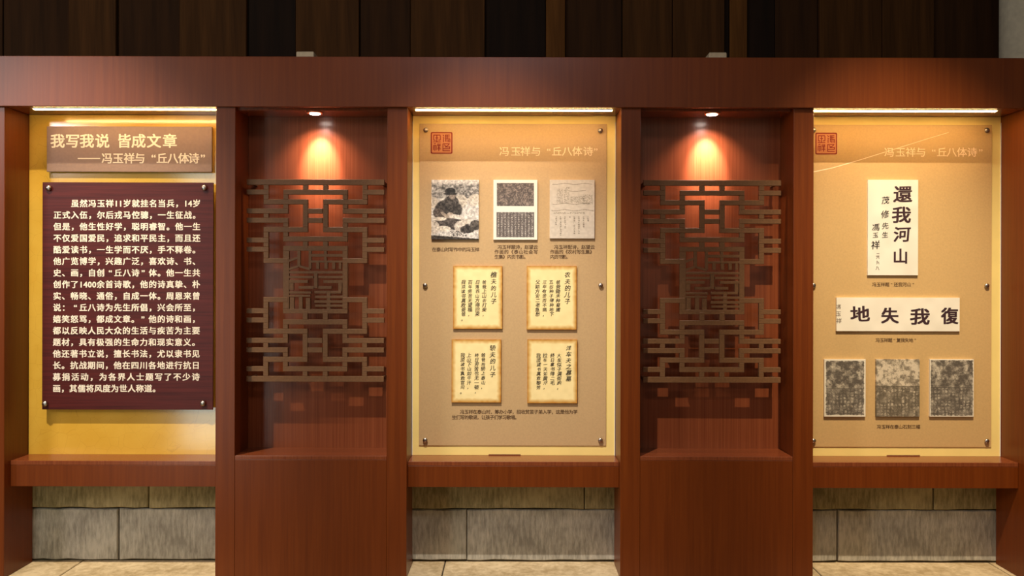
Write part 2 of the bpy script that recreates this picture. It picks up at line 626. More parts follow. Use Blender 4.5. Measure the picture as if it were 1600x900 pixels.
M_LED = emit('warm_led', (1.0, 0.61, 0.24, 1), 44.0)
M_LAMP = emit('lamp_lens', (1.0, 0.86, 0.76, 1), 30.0)
M_EDGE = plain('pale_edge_and_channel', rgb(226, 222, 214), 0.2)  # painted edge highlights of the boards, also the light bar channels
M_STAIN = plain('dark_glue_stain', rgb(110, 60, 40), 0.5)


def aged_yellow():
    m, nt, b = new_mat('aged_yellow_board')
    tc = nt.nodes.new('ShaderNodeTexCoord')
    n = nt.nodes.new('ShaderNodeTexNoise')
    n.inputs['Scale'].default_value = 4
    n.inputs['Detail'].default_value = 8
    vo = nt.nodes.new('ShaderNodeTexVoronoi')
    vo.feature = 'DISTANCE_TO_EDGE'
    vo.inputs['Scale'].default_value = 15
    mixv = nt.nodes.new('ShaderNodeMixRGB')
    mixv.inputs[0].default_value = 0.06
    nt.links.new(tc.outputs['Object'], mixv.inputs[1])
    nt.links.new(n.outputs['Color'], mixv.inputs[2])
    nt.links.new(tc.outputs['Object'], n.inputs['Vector'])
    nt.links.new(mixv.outputs[0], vo.inputs['Vector'])
    r = nt.nodes.new('ShaderNodeValToRGB')
    r.color_ramp.elements[0].position, r.color_ramp.elements[1].position = 0.3, 0.7
    r.color_ramp.elements[0].color, r.color_ramp.elements[1].color = rgb(212, 162, 52), rgb(230, 184, 76)
    nt.links.new(n.outputs['Fac'], r.inputs['Fac'])
    r2 = nt.nodes.new('ShaderNodeValToRGB')
    r2.color_ramp.elements[0].position, r2.color_ramp.elements[1].position = 0.0, 0.012
    r2.color_ramp.elements[0].color, r2.color_ramp.elements[1].color = (0.86, 0.82, 0.74, 1), (1, 1, 1, 1)
    nt.links.new(vo.outputs['Distance'], r2.inputs['Fac'])
    mu = nt.nodes.new('ShaderNodeMixRGB')
    mu.blend_type = 'MULTIPLY'
    mu.inputs[0].default_value = 1
    nt.links.new(r.outputs['Color'], mu.inputs[1])
    nt.links.new(r2.outputs['Color'], mu.inputs[2])
    nt.links.new(mu.outputs[0], b.inputs['Base Color'])
    b.inputs['Roughness'].default_value = 0.16
    b.inputs['Coat Weight'].default_value = 1.0
    b.inputs['Coat Roughness'].default_value = 0.14
    return m


M_AGED = aged_yellow()

# ------------------------------------------------------------------ the setting
rnd = random.Random(3)
DB, DS = 0.20, 0.24          # depth of the display boards and of the stone wall
BACK = 0.95                  # timber wall behind

floor = bxo('floor', -4.2, 4.2, -3.2, 1.1, -0.10, -0.006, M_MORTAR, bev=0, at=(0, 0, -0.1))
floor['kind'] = 'structure'
xs = [-3.6 + 0.905 * i for i in range(9)]
for j, (ya, yb) in enumerate(((-0.36, 0.55), (-1.26, -0.366), (-2.16, -1.266))):
    for i in range(8):
        sh = 0.45 * (j % 2)
        bxo('slab', xs[i] + sh - 0.35 + 0.003, xs[i + 1] + sh - 0.35 - 0.003, ya, yb, -0.03, rnd.uniform(-0.0015, 0), M_FLOOR, floor, 0.003)

wall = bxo('wall_back', -4.2, 4.2, DS + 0.03, DS + 0.4, 0.0, 1.95, M_MORTAR, bev=0, at=(0, DS, 0))
wall['kind'] = 'structure'


def stone(x0, x1, z0, z1, d, mat, seed):
    r = random.Random(seed)
    nx = 14
    bm = bmesh.new()
    top, bot = [], []
    for i in range(nx + 1):
        x = x0 + (x1 - x0) * i / nx
        jx = 0 if 0 < i < nx else r.uniform(-0.002, 0.002)
        top.append((x + jx, z1 + r.uniform(-0.003, 0.002)))
        bot.append((x + jx, z0 + r.uniform(-0.002, 0.004)))
    rows = []
    ins = 0.004
    for dd, sc in ((d + 0.05, 0), (d + 0.006, 0), (d + r.uniform(-.001, .001), ins)):
        rr = []
        for k, (x, z) in enumerate(top + bot[::-1]):
            sx = sc if k in (0, len(top + bot) - 1) else (-sc if k in (nx, nx + 1) else 0)
            sz = -sc if k <= nx else sc
            rr.append(bm.verts.new((x + sx, dd, z + sz)))
        rows.append(rr)
    n = len(rows[0])
    for a, b in zip(rows, rows[1:]):
        for k in range(n): bm.faces.new((a[k], a[(k + 1) % n], b[(k + 1) % n], b[k]))
    f = rows[-1]
    for k in range(nx): bm.faces.new((f[k], f[k + 1], f[n - 2 - k], f[n - 1 - k]))
    bm.faces.new(rows[0])
    bmesh.ops.recalc_face_normals(bm, faces=bm.faces[:])
    return obj('stone', bm, mat, wall, ((x0 + x1) / 2, d, z0))


zj = Z(796, DS)
lo = [X(p, DS) for p in (-520, -90, 184, 470, 730, 1015, 1311, 1640, 2100)]
for i, (a, b) in enumerate(zip(lo, lo[1:])): stone(a + 0.003, b - 0.003, 0.008, zj - 0.004, DS + 0.010, M_STONE_LO, i)
up = [X(p, DS) for p in (-520, -60, 232, 560, 914, 1190, 1460, 1760, 2100)]
for i, (a, b) in enumerate(zip(up, up[1:])): stone(a + 0.002, b - 0.002, zj + 0.003, zj + 0.30, DS + 0.001, M_STONE_UP, 20 + i)
up2 = [X(p, DS) for p in (-520, 40, 390, 760, 1100, 1380, 1700, 2100)]
for i, (a, b) in enumerate(zip(up2, up2[1:])): stone(a + 0.002, b - 0.002, zj + 0.306, zj + 0.62, DS + 0.004, M_STONE_UP, 40 + i)

for c, (za, zb) in enumerate(((0.626, 0.95), (0.956, 1.30), (1.306, 1.66))):
    for i, (a, b) in enumerate(zip(up2[:-1], up2[1:])):
        sh = (0.4 if c % 2 == 0 else 0.0)
        stone(max(a + sh, -3.9) + 0.002, b + sh - 0.002, zj + za, zj + zb, DS + 0.004, M_STONE_UP, 60 + 10 * c + i)

wt = bxo('wall_timber', -4.4, 4.4, BACK + 0.05, BACK + 0.12, 0, 4.0, M_TIMBER[3], bev=0, at=(0, BACK, 0))
wt['kind'] = 'structure'
edges = [(-260, 0), (-120, 1), (0, 1), (105, 0), (180, 1), (278, 0), (384, 3), (460, 0), (560, 1), (640, 0), (757, 3), (852, 2), (883, 1),
         (972, 0), (1050, 0), (1132, 3), (1140, 2), (1168, 3), (1212, 1), (1280, 0), (1378, 0), (1460, 1), (1580, 1), (1720, 0), (1860, 0)]
for i, ((a, m), (b, _)) in enumerate(zip(edges, edges[1:])):
    dd = BACK + (0.02 if m in (1, 3) else 0) + rnd.uniform(0, 0.008)
    bxo('plank', X(a, BACK) + 0.002, X(b, BACK) - 0.002, dd, BACK + 0.05, 0.0, 4.0, M_TIMBER[m], wt, 0.003)

bm = bmesh.new()
cxp = X(1575, 0.72) + 0.13
lathe(bm, [(0.14, 0), (0.14, 0.06), (0.13, 0.08), (0.13, 3.9), (0.14, 3.92), (0.14, 4.0)], (cxp, 0.78, 0), n=40)
tag(obj('column', bm, M_PALEPOST, None, (cxp, 0.78, 0), smooth=True),
    'pale grey round column rising behind the beam at the far right edge', 'column')

# ------------------------------------------------------------------ timber frame: beam, cabinets, end posts, shelves
ZB, ZT = Z(168), Z(89, -0.02)
XA, XE = X(-70), X(1668)
beam = thing('display_beam', 'long red-brown wooden beam running across the top of all the display bays', 'beam', (0, 0, ZB))
bxo('fascia', XA, XE, -0.02, 0.0, Z(167.3, -0.02), ZT, M_BEAM, beam, 0.0015)
bxo('soffit', XA, XE, 0.0005, DS, ZB, ZB + 0.03, M_NICHE, beam, 0)
bxo('top_board', XA, XE, 0.0005, DS, ZT - 0.025, ZT - 0.002, M_WOOD, beam, 0)
bxo('rear_board', XA, XE, DS - 0.02, DS, ZB + 0.031, ZT - 0.026, M_WOOD, beam, 0)


def post(px0, px1, label):
    return tag(bxo('end_post', X(px0), X(px1), 0, DS - 0.001, 0.0, ZB - 0.0005, M_WOOD, None, 0.002), label, 'post')


post(-50, 7, 'red-brown end post left of the dark red text board, at the left edge')
post(1602, 1650, 'red-brown end post right of the calligraphy panel, at the right edge')

CA = dict(x0=337, a=367.5, b=604.5, x1=636)
zn = Z(713)


def cabinet(x0, a, b, x1, label, group):
    c = thing('niche_cabinet', label, 'cabinet', ((X(x0) + X(x1)) / 2, 0.12, 0), group)
    g = 0.0006
    bxo('stile', X(x0), X(a) - g, 0, DS - 0.001, 0, ZB - g, M_WOOD, c, 0.0015)
    bxo('stile', X(b) + g, X(x1), 0, DS - 0.001, 0, ZB - g, M_WOOD, c, 0.0015)
    bxo('lower_panel', X(a), X(b), 0.0008, 0.02, 0, zn - 0.018, M_WOOD, c, 0.0008)
    bxo('sill', X(a), X(b), 0.0008, DB, zn - 0.0175, zn, M_NICHE, c, 0.0012)
    bxo('back_panel', X(a), X(b), DB + 0.0005, DB + 0.015, zn - 0.0175, ZB - g, M_NICHE, c, 0)
    bxo('soffit', X(a) + g, X(b) - g, 0.03, DB, ZB - 0.010, ZB - g, M_NICHE, c, 0)
    return c


g_cab = 'lattice niche cabinets between the display bays'
cabinet(337, 367.5, 604.5, 636, 'tall red-brown niche cabinet left of the central panel with four poem sheets', g_cab)
cabinet(970, 1001, 1239.5, 1271, 'tall red-brown niche cabinet right of the central panel with four poem sheets', g_cab)

for (pa, pb, lab) in ((7, 337, 'red-brown shelf under the dark red text board'),
                      (636, 970, 'red-brown shelf under the central panel with photographs and poem sheets'),
                      (1271, 1602, 'red-brown shelf under the calligraphy panel on the right')):
    s = thing('shelf', lab, 'shelf', ((X(pa) + X(pb)) / 2, 0.05, Z(761.5, .05)), 'shelves under the display boards')
    xa, xb = X(pa) + 0.0008, X(pb) - 0.0008
    bxo('shelf_board', xa, xb, 0.05, DS - 0.003, Z(721.5, .05) - 0.02, Z(721.5, .05), M_NICHE, s, 0.0012)
    bxo('front_board', xa, xb, 0.0505, 0.07, Z(761.5, .05), Z(721.5, .05) - 0.0205, M_WOOD, s, 0.0012)
    bxo('bottom_board', xa, xb, 0.0705, DS - 0.014, Z(761.5, .05), Z(761.5, .05) + 0.015, M_WOOD, s, 0)

# ------------------------------------------------------------------ backing boards
zb0, zb1 = Z(709, DB), Z(181, DB)
zs = Z(721.5, .05)
bks = []
for (pa, pb, mat, lab) in ((7, 337, M_AGED, 'golden yellow crackled backing board behind the dark red text board'),
                           (636, 970, M_BACKYEL, 'pale yellow backing board framing the central photographs and poems panel'),
                           (1271, 1602, M_BACKYEL, 'pale yellow backing board framing the calligraphy panel on the right')):
    xa, xb = X(pa) + 0.002, X(pb) - 0.002
    b = thing('backing_board', lab, 'board', ((xa + xb) / 2, DB, zs), 'yellow backing boards of the bays')
    bxo('board', xa, xb, DB, DS - 0.013, zs + 0.0005, ZB - 0.001, mat, b, 0)
    bks.append(b)
for b, (pa, pb) in ((bks[1], (636, 970)), (bks[2], (1271, 1602))):
    for p, sg in ((pa, 1), (pb, -1)):
        xx = X(p) + sg * 0.003
        bxo('edge_highlight', xx - 0.0015, xx + 0.0015, DB - 0.004, DB - 0.0002, zs + 0.001, ZB - 0.03, M_EDGE, b, 0, 'thin pale strip painted as the edge highlight')  # pale strip stands for the highlight along the board's edge
# small glue stains where the backing meets the shelf
for b, (pa, pb) in ((bks[1], (764, 814)), (bks[2], (1386, 1438))):
    bxo('stain', X(pa, DB), X(pb, DB), DB - 0.001, DB - 0.0001, zs + 0.0008, zs + 0.005, M_STAIN, b, 0, 'dark smear along the lower edge')

# ------------------------------------------------------------------ screws
bm = bmesh.new()
lathe(bm, [(0.0055, 0.0), (0.0055, 0.006), (0.0135, 0.0065), (0.0140, 0.010), (0.0120, 0.014), (0.0070, 0.0165), (0.001, 0.017)], (0, 0, 0), 'Y', 28)
SCREW = bpy.data.meshes.new('screw')
bm.to_mesh(SCREW)
bm.free()
for p in SCREW.polygons: p.use_smooth = True
SCREW.materials.append(M_STEEL)
bm = bmesh.new()
lathe(bm, [(0.006, 0.0), (0.006, 1.0)], (0, 0, 0), 'Y', 16)
SHAFT = bpy.data.meshes.new('spacer')
bm.to_mesh(SHAFT)
bm.free()
SHAFT.materials.append(M_STEEL)


def screw(px, py, d, parent, scale=1.0, gap=0.0, th=0.008):
    o = bpy.data.objects.new('screw', SCREW)
    COL.objects.link(o)
    o.parent = parent
    o.location = W(px, py, d) - origin_of(parent)
    o.scale = (scale, scale, scale)
    if gap > 0:
        s = bpy.data.objects.new('spacer', SHAFT)
        COL.objects.link(s)
        s.parent = parent
        p = W(px, py, d)
        p.y = d + th + gap
        s.location = p - origin_of(parent)
        s.scale = (1, gap, 1)
    return o


def board(name, px0, px1, py0, py1, d, th, mat, parent, bev=0.001):
    c = W((px0 + px1) / 2, (py0 + py1) / 2, d)
    hw, hh = (px1 - px0) / 2 * S * (D + d) / D, (py1 - py0) / 2 * S * (D + d) / D
    return bxo(name, c.x - hw, c.x + hw, d, d + th, c.z - hh, c.z + hh, mat, parent, bev)


# ------------------------------------------------------------------ bay one: title plaque and text board
DT = DB - 0.024
plaque = thing('title_plaque', 'brown title plaque with two lines of cream characters above the dark red board', 'sign', W(202, 268, DT + .01))
board('plaque', 73, 331, 197.5, 268.5, DT, 0.010, M_TITLE, plaque)
T = [('我', 90, 0, 0), ('写', 113.4, 0, 0), ('我', 135.8, 0, 0), ('说', 160, 0, 0), ('皆', 194, 0, 0), ('成', 216.6, 0, 0), ('文', 240.6, 0, 0), ('章', 265.4, 0, 0)]
it = [(c, x, 220.5, 23) for c, x, _, _ in T]
for c, x in zip('冯玉祥与', (167.3, 184.6, 202, 218.4)): it.append((c, x, 247.5, 17.5))
for c, x in zip('“丘八体诗”', (240, 253, 270, 287, 303, 317)): it.append((c, x, 247.5, 17.5))
lettering('title_lettering', it, DT - 0.0008, M_TITLETXT, plaque, off=0.022, extra=[(121.5, 247.6, 156.5, 247.6, 1.6)])
for sx in (110, 295):
    s = bpy.data.objects.new('spacer', SHAFT)
    COL.objects.link(s)
    s.parent = plaque
    s.location = W(sx, 232, DB) - origin_of(plaque)
    s.location.y = DB - origin_of(plaque).y
    s.scale = (1, DB - DT - 0.01, 1)

DX = DB - 0.040
tb = thing('text_board', 'dark red board with seventeen lines of cream Chinese text and steel screws', 'sign', W(199, 640, DX + .01))
board('board', 66, 333, 285, 640, DX, 0.008, M_DARKRED, tb)
lines = ['　　虽然冯玉祥①岁就挂名当兵，②岁', '正式入伍，尔后戎马倥骢，一生征战。', '但是，他生性好学，聪明睿智。他一生',
         '不仅爱国爱民，追求和平民主，而且还', '酷爱读书，一生学而不厌，手不释卷。', '他广览博学，兴趣广泛，喜欢诗、书、',
         '史、画，自创“丘八诗”体。他一生共', '创作了③④余首诗歌，他的诗真挚、朴', '实、畅晓、通俗，自成一体。周恩来曾',
         '说：“丘八诗为先生所倡，兴会所至，', '嬉笑怒骂，都成文章。”他的诗和画，', '都以反映人民大众的生活与疾苦为主要',
         '题材，具有极强的生命力和现实意义。', '他还著书立说，擅长书法，尤以隶书见', '长。抗战期间，他在四川各地进行抗日',
         '募捐活动，为各界人士题写了不少诗', '画，其儒将风度为世人称道。']
sub = {'①': '11', '②': '14', '③': '14', '④': '00'}
it = []
for r, t in enumerate(lines):
    y = 318 + r * 18.07
    lean = -0.09 * r
    x0, x1 = 90.0 + lean, 307.2 + lean
    if r == 16: x1 = x0 + 12 * 13.0
    n = len(t)
    for i, c in enumerate(t):
        x = x0 + (x1 - x0) * i / (n - 1)
        if c in sub:
            for k, cc in enumerate(sub[c]): it.append((cc, x - 3.3 + 6.8 * k, y, 12.8))
        elif c != '　':
            if c in '“”': x += 1.5 if c == '“' else -1.5
            it.append((c, x, y, 12.6))
lettering('lettering', it, DX - 0.0008, M_CREAM, tb, off=0.028)
for p in ((77, 294), (320, 293.5), (71.5, 630.5), (318, 630)): screw(p[0], p[1], DX, tb, 1.0, DB - DX - 0.008, 0.008)

# ------------------------------------------------------------------ printed panels of bays two and three
DP = DB - 0.005


def strokes(cx, cy, k):
    """the square red seal: characters in four quadrants, as strokes"""
    s = []
    def H(x0, x1, y): s.append((x0, y, x1, y))
    def V(x, y0, y1): s.append((x, y0, x, y1))
    # upper left
    H(-13, -2, -12.5); V(-12.5, -12, -4); V(-2, -12, -4.5); V(-7.5, -12.5, -1.8); H(-10, -5, -8); H(-12.5, -9, -4.3); H(-5.5, -2, -4.5); H(-13.5, -1.5, -1.6)
    # upper right
    V(3, -7, -1); s.append((2, -13, 4.2, -10.5)); s.append((2, -9, 4.5, -7.5)); H(5.5, 13, -12.5); V(6.5, -12.5, -2); V(9, -12.5, -6); H(6.5, 13, -9.6); H(6.5, 13.2, -6.6)
    V(13.2, -6.6, -1); V(11, -5.5, -1.2); V(8.8, -5.5, -1.2)
    # lower left
    H(-12.5, -9, 1.4); H(-13.5, -7.8, 4.2); V(-13, 5, 11.5); V(-10.7, 4.2, 12.5); V(-8.4, 5, 11.5); V(-4.3, 1, 12.8); H(-7, -1.6, 4.6); H(-6.5, -2, 7.2); H(-7, -1.4, 9.6); V(-6.3, 1, 4); V(-2.4, 1, 4)
    # lower right
    H(2, 13, 1.4); s.append((4, 3, 7, 5)); s.append((12, 2.4, 6.5, 6.4)); V(2.2, 1.5, 12.8); V(13, 5.5, 9.5); H(5, 13, 6.6); H(3, 13, 9.4); H(2, 13.4, 12.6)
    return [(cx + a * k, cy + b * k, cx + c * k, cy + d * k, 1.35) for a, b, c, d in s]


def seal(cx, cy, parent):
    bm = bmesh.new()
    d = DP - 0.0009
    c = W(cx, cy, d)
    h = 17.0 * S * (D + d) / D
    t = 1.9 * S
    r = 2.2 * S
    def ring(hh, rr):
        vs = []
        for qx, qz, a0 in ((1, 1, 0), (-1, 1, 90), (-1, -1, 180), (1, -1, 270)):
            for k in range(4):
                a = math.radians(a0 + 30 * k)
                vs.append(bm.verts.new((c.x + qx * (hh - rr) + rr * math.cos(a), d, c.z + qz * (hh - rr) + rr * math.sin(a))))
        return vs
    o, i = ring(h, r), ring(h - t, r * 0.5)
    for k in range(16): bm.faces.new((o[k], o[(k + 1) % 16], i[(k + 1) % 16], i[k]))
    bmesh.ops.recalc_face_normals(bm, faces=bm.faces[:])
    me = bpy.data.meshes.new('seal_frame')
    bm.to_mesh(me)
    bm.free()
    fr = obj('seal_mark', me, M_SEAL, parent, (c.x, d, c.z - h), 'square red seal mark')
    bm = bmesh.new()
    vs = [bm.verts.new((c.x + a * (h - t * .5), d + 0.0003, c.z + b * (h - t * .5))) for a, b in ((-1, -1), (1, -1), (1, 1), (-1, 1))]
    bm.faces.new(vs)
    obj('seal_ground', bm, M_SEALBG, fr, (c.x, d, c.z - h))
    lettering('seal_strokes', [], d - 0.0001, M_SEAL, fr, extra=strokes(cx, cy, 0.98))


def heading(xs_, y, parent):
    it_ = []
    for c_, x in zip('冯玉祥与“丘八体诗”', xs_):
        it_.append((c_, x, y, 15.5 if c_ not in '“”' else 14, 1.05))
    characters(it_, DP - 0.0008, M_HEADTXT, parent, 0.008)


def caption(rows, parent, size=7.2):
    it_ = []
    for t, x0, x1, y in rows: it_ += line_items(t, x0, x1, y, size)
    lettering('caption', it_, DP - 0.0008, M_CAP, parent, off=0.012)


CARD = 0.012
p2 = thing('display_panel', 'tan printed panel with three old photographs and four poem sheets, in the centre', 'panel', W(801, 696, DP + .004))
board('panel_sheet', 655, 947.5, 193.5, 696.5, DP, 0.0046, M_PANEL, p2)
for p in ((665.5, 203.5), (938, 204.5), (664.5, 446), (938.5, 446), (664.5, 687.5), (938, 687.5)): screw(p[0], p[1], DP, p2, 0.85)
seal(690, 223.3, p2)
heading((788, 806, 821, 837.5, 857.5, 870, 886, 902, 919, 931), 236.7, p2)
dc = DP - CARD
card('photograph', 674, 748, 281, 374, dc, CARD, grey_photo(74, 93), M_PAINT, p2, 'black and white photograph of a seated man in dark clothes writing among rocks')
card('photograph', 771, 839.5, 281, 374.5, dc, CARD, two_plates(68, 93), M_PAINT, p2, 'white card with two dark rubbings, one above the other')
card('photograph', 859, 929, 281, 372.5, dc, CARD, sketch_page(70, 92), M_PAINT, p2, 'pale book page with a landscape sketch over columns of writing')
caption([('在泰山时写作中的冯玉祥', 678.5, 745.5, 390)], p2)
caption([('　冯玉祥题诗，赵望云', 774, 837, 386), ('作画的《泰山社会写', 776, 837, 393.7), ('生集》内页书影。', 776, 822, 401.4)], p2)
caption([('　冯玉祥配诗，赵望云', 862, 926, 386), ('作画的《农村写生集》', 863, 925, 393.7), ('内页书影。', 863, 888, 401.4)], p2)
caption([('冯玉祥在泰山时，筹办小学，招收贫苦子弟入学，这是他为学', 722, 899, 643.7), ('生们写的歌谣，让孩子们学习歌唱。', 709.5, 808, 652.2)], p2)


def poem(px0, px1, py0, py1, title, tx, cols, cxs, seed, lab, y1, y2):
    sh = card('poem_sheet', px0, px1, py0, py1, dc, CARD, aged_sheet(px1 - px0, py1 - py0, seed), M_PAINT, p2, lab)
    step = 47.0 / (len(title) - 1) if len(title) == 5 else 48.0 / (len(title) - 1)
    it_ = column_items(title, tx, y1, step * .88 if len(title) == 5 else step, 9.2 if len(title) == 5 else 8.4, seed)
    lettering('writing_column', it_, dc - 0.0007, M_INK, sh, off=0.012)
    for k, (t, x) in enumerate(zip(cols, cxs)):
        lettering('writing_column', column_items(t, x, y2, 7.15, 7.0, seed + k + 1), dc - 0.0007, M_INK, sh, off=0.012)


poem(708, 785, 415.5, 514, '樵夫的儿子', 771.4, ['爸爸上山去打柴，', '日落西山方得回来', '百年劳苦无望福，', '我须读书真救爸爸。'],
     (756.8, 746, 734.5, 724), 101, 'cream poem sheet with burnt edges, upper left of four', 429.5, 441)
poem(823, 901, 415.5, 515, '农夫的儿子', 887, ['爸爸锄禾种菊圃', '五谷种子得种地下', '三年有苦而不病，', '父耕方安二老急愁'],
     (872, 861.7, 850.7, 840), 121, 'cream poem sheet with burnt edges, upper right of four', 429.5, 441)
poem(705.5, 783, 530.5, 629, '轿夫的儿子', 770, ['爸爸抬轿上泰山，', '终日劳苦也无一顿，', '上山下山如牛汗，', '我须读书真救官问。'],
     (755, 744.7, 733, 722.8), 141, 'cream poem sheet with burnt edges, lower left of four', 544, 555)
poem(824, 902, 530.5, 630, '洋车夫之慕墓', 888.7, ['大车似子满街跑，', '终日拿书得二毛', '拉车一天如黄汗，', '我须读书真救黎劳'],
     (873.8, 863.3, 852, 841.7), 161, 'cream poem sheet with burnt edges, lower right of four', 544, 555.5)

p3 = thing('display_panel', 'tan printed panel with large brush calligraphy and three stone rubbings, on the right', 'panel', W(1410, 698, DP + .004))
board('panel_sheet', 1262, 1549.5, 195, 698.5, DP, 0.0046, M_PANEL3, p3)
for p in ((1541, 204), (1541, 446.5), (1541, 689), (1270.5, 203.5), (1270.5, 446), (1270.5, 688.5)): screw(p[0], p[1], DP, p3, 0.85)
seal(1291, 224.3, p3)
heading((1389.6, 1407, 1423, 1439, 1459, 1471.7, 1487, 1503, 1519, 1532.5), 238, p3)
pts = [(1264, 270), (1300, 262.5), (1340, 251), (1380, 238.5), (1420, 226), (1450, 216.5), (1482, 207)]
lettering('reflection_streak', [], DP - 0.0006, M_HEADTXT, p3, label='long pale reflected streak painted across the panel top',
          extra=[(a[0], a[1], b[0] + .3, b[1] - .1, 1.5 - 0.16 * i) for i, (a, b) in enumerate(zip(pts, pts[1:]))])  # pale strokes paint a reflection running over the panel

cs = card('calligraphy_sheet', 1356, 1434.5, 281, 430, dc, CARD, blank_paper(78, 149, 61), M_PAINT, p3, 'tall white sheet with four large brush characters')
it = [('還', 1410.7, 303.8, 27, 1.12, .05, .02), ('我', 1408.6, 336, 27, 1.15, .05, .0), ('河', 1409.5, 366.5, 25, 1.08, .1, .03), ('山', 1407, 400.5, 25, 1.0, 0, 0)]
characters(it, dc - 0.0007, M_BRUSH, cs, 0.026)
it = [('茂', 1383.7, 313, 12.5, 1, .15, .1), ('修', 1383, 335, 13, 1, .15, .1), ('先', 1383.3, 353, 11, 1, .15, .1), ('生', 1383, 367, 10, 1, .15, .1),
      ('馮', 1368.5, 355.5, 12.5, 1, .15, .1), ('玉', 1368, 367.5, 9, 1, .15, .1), ('祥', 1368, 383, 14, 1, .15, .1)]
it += column_items('二六，六，八', 1371.5, 398, 4.3, 5.5, 5)
characters(it, dc - 0.0007, M_INK, cs, 0.012)
cs = card('calligraphy_sheet', 1307, 1499.5, 465, 517.5, dc, CARD, blank_paper(192, 52, 71, (236, 228, 208)), M_PAINT, p3, 'wide white strip with four large brush characters')
it = [('地', 1344, 491, 26, 1.2, .0, .03), ('失', 1390.5, 493.5, 26, 1.08, .0, 0), ('我', 1437.5, 495, 27, 1.18, .05, 0), ('復', 1484, 494, 27, 1.0, .0, 0)]
characters(it, dc - 0.0007, M_BRUSH, cs, 0.03)
characters(column_items('馮玉祥', 1310.5, 479.5, 11, 8, 3), dc - 0.0007, M_CAP, cs, 0.0)
caption([('冯玉祥题“还我河山”', 1366, 1427, 444.6)], p3, 7.0)
caption([('冯玉祥题“复我失地”', 1371.5, 1430, 531.7)], p3, 7.0)
caption([('冯玉祥在泰山石刻三幅', 1373.5, 1434.5, 667)], p3, 7.0)
card('rubbing_print', 1288, 1352.5, 561.5, 651, dc, CARD, rubbing(64, 89, 201, -.02, 9, 11, 0.50, 2.6), M_PAINT, p3, 'grey rubbing of carved writing in a white margin, wide at its foot')
card('rubbing_print', 1369, 1437, 561.5, 651, dc, CARD, rubbing(68, 89, 231, .25, 9, 12, 0.46, 0.0, (96, 86, 70), (212, 196, 168), 1.2), M_PAINT, p3, 'light brown rubbing of carved writing without a margin')
card('rubbing_print', 1453, 1521.5, 561.5, 651, dc, CARD, rubbing(68, 89, 261, -.05, 9, 12, 0.48, 1.4), M_PAINT, p3, 'dark grey rubbing of carved writing in a thin white margin')

# ------------------------------------------------------------------ lattices
DL = 0.085
TH = 0.018


